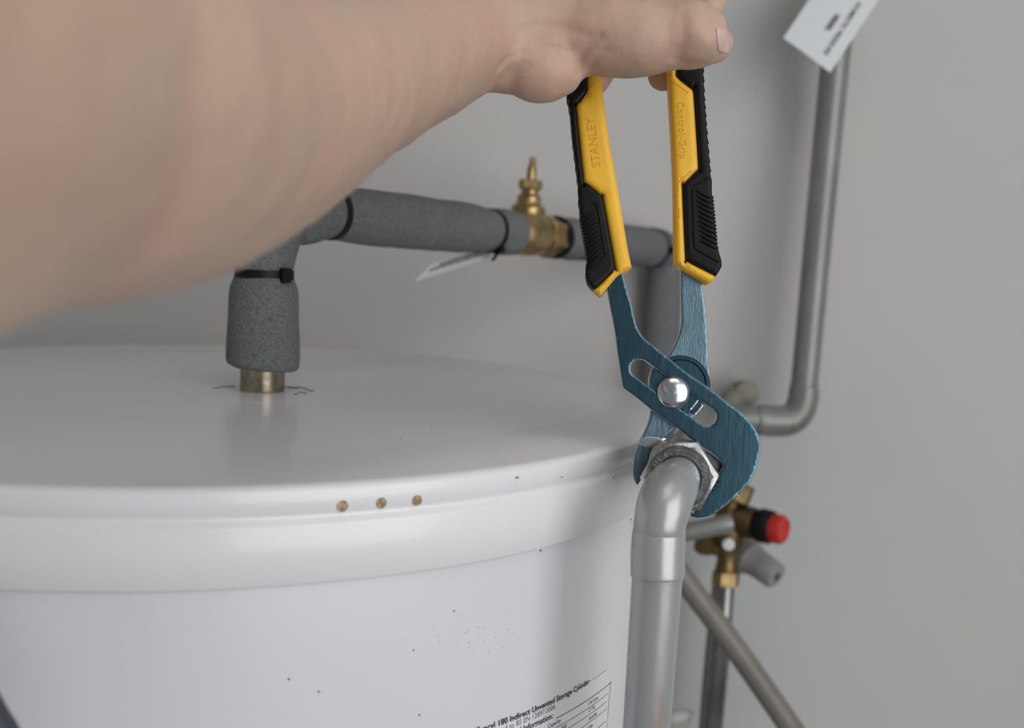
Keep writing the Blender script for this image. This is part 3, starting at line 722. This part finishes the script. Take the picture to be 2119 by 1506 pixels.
# facet lines and embossed words
def emb(body, size, x0, y0, x1, y1, parent, mt, align='CENTER', sp=1.0):
    tv, tf = text_mesh(body, size, 0.00022, 0.0, align, sp)
    a = Vector(pl2(x0, y0, HT)); b = Vector(pl2(x1, y1, HT)); d = (b - a).normalized(); u = Vector((-d.y, d.x)); mid = (a + b) / 2
    V = []
    for q in tv:
        r = mid + d * q.x + u * (q.y - size * 0.35); V.append(plw(r.x, r.y, HT + q.z + 0.00006))
    return part('embossed_lettering', (V, tf), mt, parent, smooth=False)
M['yellow_emb'] = mat('yellow_embossed', srgb(228, 172, 50), 0.5, spec=0.4)
emb('STANLEY', 0.0056, 1236, 354, 1221, 236, hl, 'yellow_emb', 'CENTER', 1.02)
emb('Control-Grip', 0.0044, 1409, 206, 1416, 332, hr, 'yellow_emb', 'CENTER', 1.10)
for (x0, y0, x1, y1, par) in ((1230, 172, 1205, 208, hl), (1242, 410, 1215, 388, hl), (1388, 165, 1424, 192, hr), (1404, 378, 1432, 352, hr)):
    part('facet_line', tube([plw(*pl2(x0, y0, HT), HT), plw(*pl2((x0 + x1) / 2, (y0 + y1) / 2, HT), HT + .00005), plw(*pl2(x1, y1, HT), HT)], 0.00016, 6, 0), 'yellow_emb', par)

# ------------------------------------------------------------------ dark hose at the lower left corner
o = part('dark_hose', tube([P(-240, 1200, 0.32), P(-112, 1330, 0.32), P(-28, 1482, 0.32), P(10, 1548, 0.32), P(130, 1800, 0.31)], 0.0060, 32, 8), 'dark_blue')
tag(o, 'dark blue-grey hose crossing the bottom left corner in front of the cylinder', 'hose')

# ------------------------------------------------------------------ the arm and hand
parts = []
def limb(pts, seg=40, sm=8):
    q = [P(x, y, z) for (x, y, z, r) in pts]; rr = [p[3] for p in pts]
    parts.append(tube(q, rr, seg, sm))
    for i in (0, -1):                              # round ends
        parts.append(lathe([(rr[i] * math.cos(a * PI / 16), rr[i] * math.sin(a * PI / 16)) for a in range(-8, 9)], q[i], Z, 24))
def ball(x, y, z, rx, ry, rz, rot=0.0):
    c0 = P(x, y, z); V, Fc = lathe([(math.cos(a * PI / 20), math.sin(a * PI / 20)) for a in range(-10, 11)], Vector(), Z, 32)
    u = CR * math.cos(rot) + CU * math.sin(rot); v = -CR * math.sin(rot) + CU * math.cos(rot)
    parts.append(([c0 + u * (p.x * rx) + FW * (p.y * rz) + v * (p.z * ry) for p in V], Fc))
# forearm, passing close by the camera on the left
limb([(-1500, -40, 0.085, 0.050), (-520, 60, 0.135, 0.0480), (-130, 128, 0.178, 0.0450), (75, 168, 0.205, 0.0445), (240, 220, 0.24, 0.0435), (455, 240, 0.295, 0.0385), (728, 153, 0.375, 0.0312), (925, 85, 0.450, 0.0270), (1010, 60, 0.475, 0.0255)], 64, 8)
# wrist to thumb base and palm
limb([(925, 62, 0.452, 0.0262), (1020, 40, 0.472, 0.0245), (1130, 25, 0.488, 0.0215)], 40, 6)
limb([(960, 72, 0.458, 0.0235), (1060, 62, 0.466, 0.0205), (1160, 60, 0.467, 0.0188), (1250, 66, 0.463, 0.0188), (1320, 74, 0.460, 0.0178), (1372, 70, 0.459, 0.0158)], 40, 8)
ball(1122, 142, 0.464, 0.0185, 0.0150, 0.0150, -0.05)
ball(1082, 128, 0.467, 0.0185, 0.0145, 0.0160, -0.35)
ball(1040, 112, 0.466, 0.0185, 0.0170, 0.0170, -0.55)
ball(1005, 100, 0.464, 0.0200, 0.0185, 0.0180, -0.6)
ball(1160, 130, 0.468, 0.0125, 0.0125, 0.0130, 0.5)
ball(1295, 92, 0.463, 0.0250, 0.0148, 0.015, 0.04)
ball(1235, 95, 0.467, 0.0160, 0.0130, 0.014, 0.0)
ball(1230, 30, 0.474, 0.030, 0.020, 0.017, 0.0)
# tendon and crease relief at the wrist
limb([(900, -10, 0.425, 0.004), (1040, 0, 0.452, 0.004), (1180, 20, 0.452, 0.004), (1300, 20, 0.452, 0.003)], 16, 6)
limb([(960, 130, 0.4375, 0.003), (1050, 118, 0.4500, 0.0036), (1150, 92, 0.4525, 0.0034), (1220, 85, 0.455, 0.002)], 16, 6)
# thumb
limb([(1340, 72, 0.460, 0.0165), (1392, 62, 0.457, 0.0140), (1420, 64, 0.4555, 0.0142), (1450, 74, 0.456, 0.0132), (1474, 84, 0.4585, 0.0108), (1484, 89, 0.4595, 0.0072)], 36, 6)
ball(1440, 98, 0.459, 0.0130, 0.0094, 0.0095, 0.16)
ball(1480, 92, 0.460, 0.0074, 0.0082, 0.0085, -0.3)
# metacarpals (palm)
for (x, y, z, r) in ((1335, -175, 0.540, 0.0115), (1260, -195, 0.565, 0.0120), (1195, -185, 0.585, 0.0115), (1140, -155, 0.600, 0.0105)):
    limb([(1040, 10, 0.500, 0.017), ((1040 + x) / 2, (y - 10) / 2, (0.495 + z) / 2, 0.0150), (x, y, z, r)], 28, 5)
ball(1180, -70, 0.545, 0.030, 0.024, 0.018, 0.6)
limb([(1290, 30, 0.470, 0.014), (1320, -60, 0.500, 0.014), (1335, -150, 0.535, 0.012)], 28, 5)
# fingers: index over the right handle, middle and ring behind the handles, little finger behind the palm heel
limb([(1335, -175, 0.540, 0.0112), (1440, -150, 0.530, 0.0100), (1492, -105, 0.515, 0.0092), (1490, -60, 0.500, 0.0088), (1474, -8, 0.487, 0.0080), (1460, 28, 0.484, 0.0066)], 28, 6)
limb([(1260, -195, 0.565, 0.0115), (1360, -135, 0.578, 0.0105), (1420, -60, 0.570, 0.0096), (1430, 30, 0.548, 0.0090), (1398, 100, 0.524, 0.0090), (1374, 154, 0.512, 0.0082)], 28, 6)
limb([(1195, -185, 0.585, 0.0110), (1262, -110, 0.600, 0.0100), (1300, -20, 0.590, 0.0092), (1290, 60, 0.560, 0.0088), (1255, 125, 0.525, 0.0084), (1232, 166, 0.512, 0.0074)], 28, 6)
limb([(1140, -155, 0.600, 0.0100), (1170, -60, 0.612, 0.0090), (1185, 20, 0.600, 0.0082), (1170, 80, 0.570, 0.0078), (1145, 120, 0.545, 0.0070)], 28, 6)
V, Fc = join(*parts)
me = bpy.data.meshes.new('arm'); me.from_pydata([tuple(v) for v in V], [], Fc)
bm = bmesh.new(); bm.from_mesh(me); bmesh.ops.recalc_face_normals(bm, faces=bm.faces); bm.to_mesh(me); bm.free()
tmp = bpy.data.objects.new('arm', me); COL.objects.link(tmp)
r = tmp.modifiers.new('r', 'REMESH'); r.mode = 'VOXEL'; r.voxel_size = 0.0013
s = tmp.modifiers.new('s', 'SMOOTH'); s.factor = 0.5; s.iterations = 16
dg = bpy.context.evaluated_depsgraph_get(); dg.update()
me2 = bpy.data.meshes.new_from_object(tmp.evaluated_get(dg), depsgraph=dg)
bpy.data.objects.remove(tmp)
nv = [v.normal.copy() for v in me2.vertices]       # soft organic relief
cv = []
for v, nr in zip(me2.vertices, nv):
    c = v.co; cv += list(c + nr * (0.0007 * noise.noise(c * 55) + 0.00035 * noise.noise(c * 130)))
C3 = np.array(cv).reshape(-1, 3); N3 = np.array([tuple(n) for n in nv])
from mathutils.bvhtree import BVHTree
bv0 = BVHTree.FromPolygons([Vector(c) for c in C3], [tuple(p.vertices) for p in me2.polygons])
def crease(pts, depth, width):
    """press a fold into the skin along a line of points on it."""
    q = []
    for x, y in pts:
        hit = bv0.ray_cast(CAM, ray(x, y))[0]
        if hit is not None: q.append(hit)
    if len(q) < 2: return
    q = np.array([tuple(a) for a in catmull(q, 6)]); A = q[:-1]; B = q[1:]; D = B - A; L2 = (D ** 2).sum(1) + 1e-12
    near = np.where(((C3 - q.mean(0)) ** 2).sum(1) < 0.05 ** 2)[0]
    P3 = C3[near][:, None, :]; t = np.clip(((P3 - A) * D).sum(2) / L2, 0, 1)[..., None]
    d = np.sqrt(((P3 - A - t * D) ** 2).sum(2)).min(1)
    C3[near] -= N3[near] * (depth * np.exp(-(d / width) ** 2))[:, None]
crease([(1200, 148), (1198, 128), (1206, 108), (1226, 88), (1240, 76)], 0.0012, 0.0022)
crease([(1035, 138), (1068, 116), (1110, 104), (1150, 100)], 0.0009, 0.0022)
crease([(1080, 62), (1120, 54), (1170, 58), (1215, 74)], 0.0008, 0.0026)
crease([(1180, 132), (1160, 122), (1142, 128)], 0.0006, 0.0016)
crease([(1222, 140), (1236, 118), (1256, 104)], 0.0006, 0.0018)
crease([(1458, 38), (1470, 50), (1478, 66)], 0.0007, 0.0011)
crease([(1450, 44), (1462, 58), (1468, 76)], 0.0005, 0.0011)
crease([(1398, 122), (1410, 98), (1416, 66), (1412, 34)], 0.0006, 0.0026)
me2.vertices.foreach_set('co', C3.ravel()); me2.update()
person = link('person', me2, 'skin', None, org=P(1040, 50, 0.48))
tag(person, 'person reaching in with a bare forearm from the left, hand closed around the yellow handles', 'person')
# thumb nail
from mathutils.bvhtree import BVHTree
pv = [v.co + ORG['person'] for v in me2.vertices]
bvh = BVHTree.FromPolygons(pv, [tuple(p.vertices) for p in me2.polygons])
V, Fc = [], []
for j in range(9):
    for i in range(9):
        a = (i - 4) / 4; b = (j - 4) / 4
        px = 1495 + 15.0 * a * math.sqrt(1 - 0.55 * b ** 4) + 2 * b; py = 84 + 30 * b * math.sqrt(1 - 0.25 * a ** 4) + 4 * a
        hit, nn, idx, dd = bvh.ray_cast(CAM, ray(px, py))
        if hit is None: hit, nn, idx, dd = bvh.find_nearest(P(px, py, 0.462))
        V.append(hit + nn * (0.0005 if max(abs(a), abs(b)) < 0.99 else -0.0006))
for j in range(8):
    for i in range(8):
        x = j * 9 + i; Fc.append((x, x + 1, x + 10, x + 9))
nl = part('thumb_nail', (V, Fc), 'nail', person)
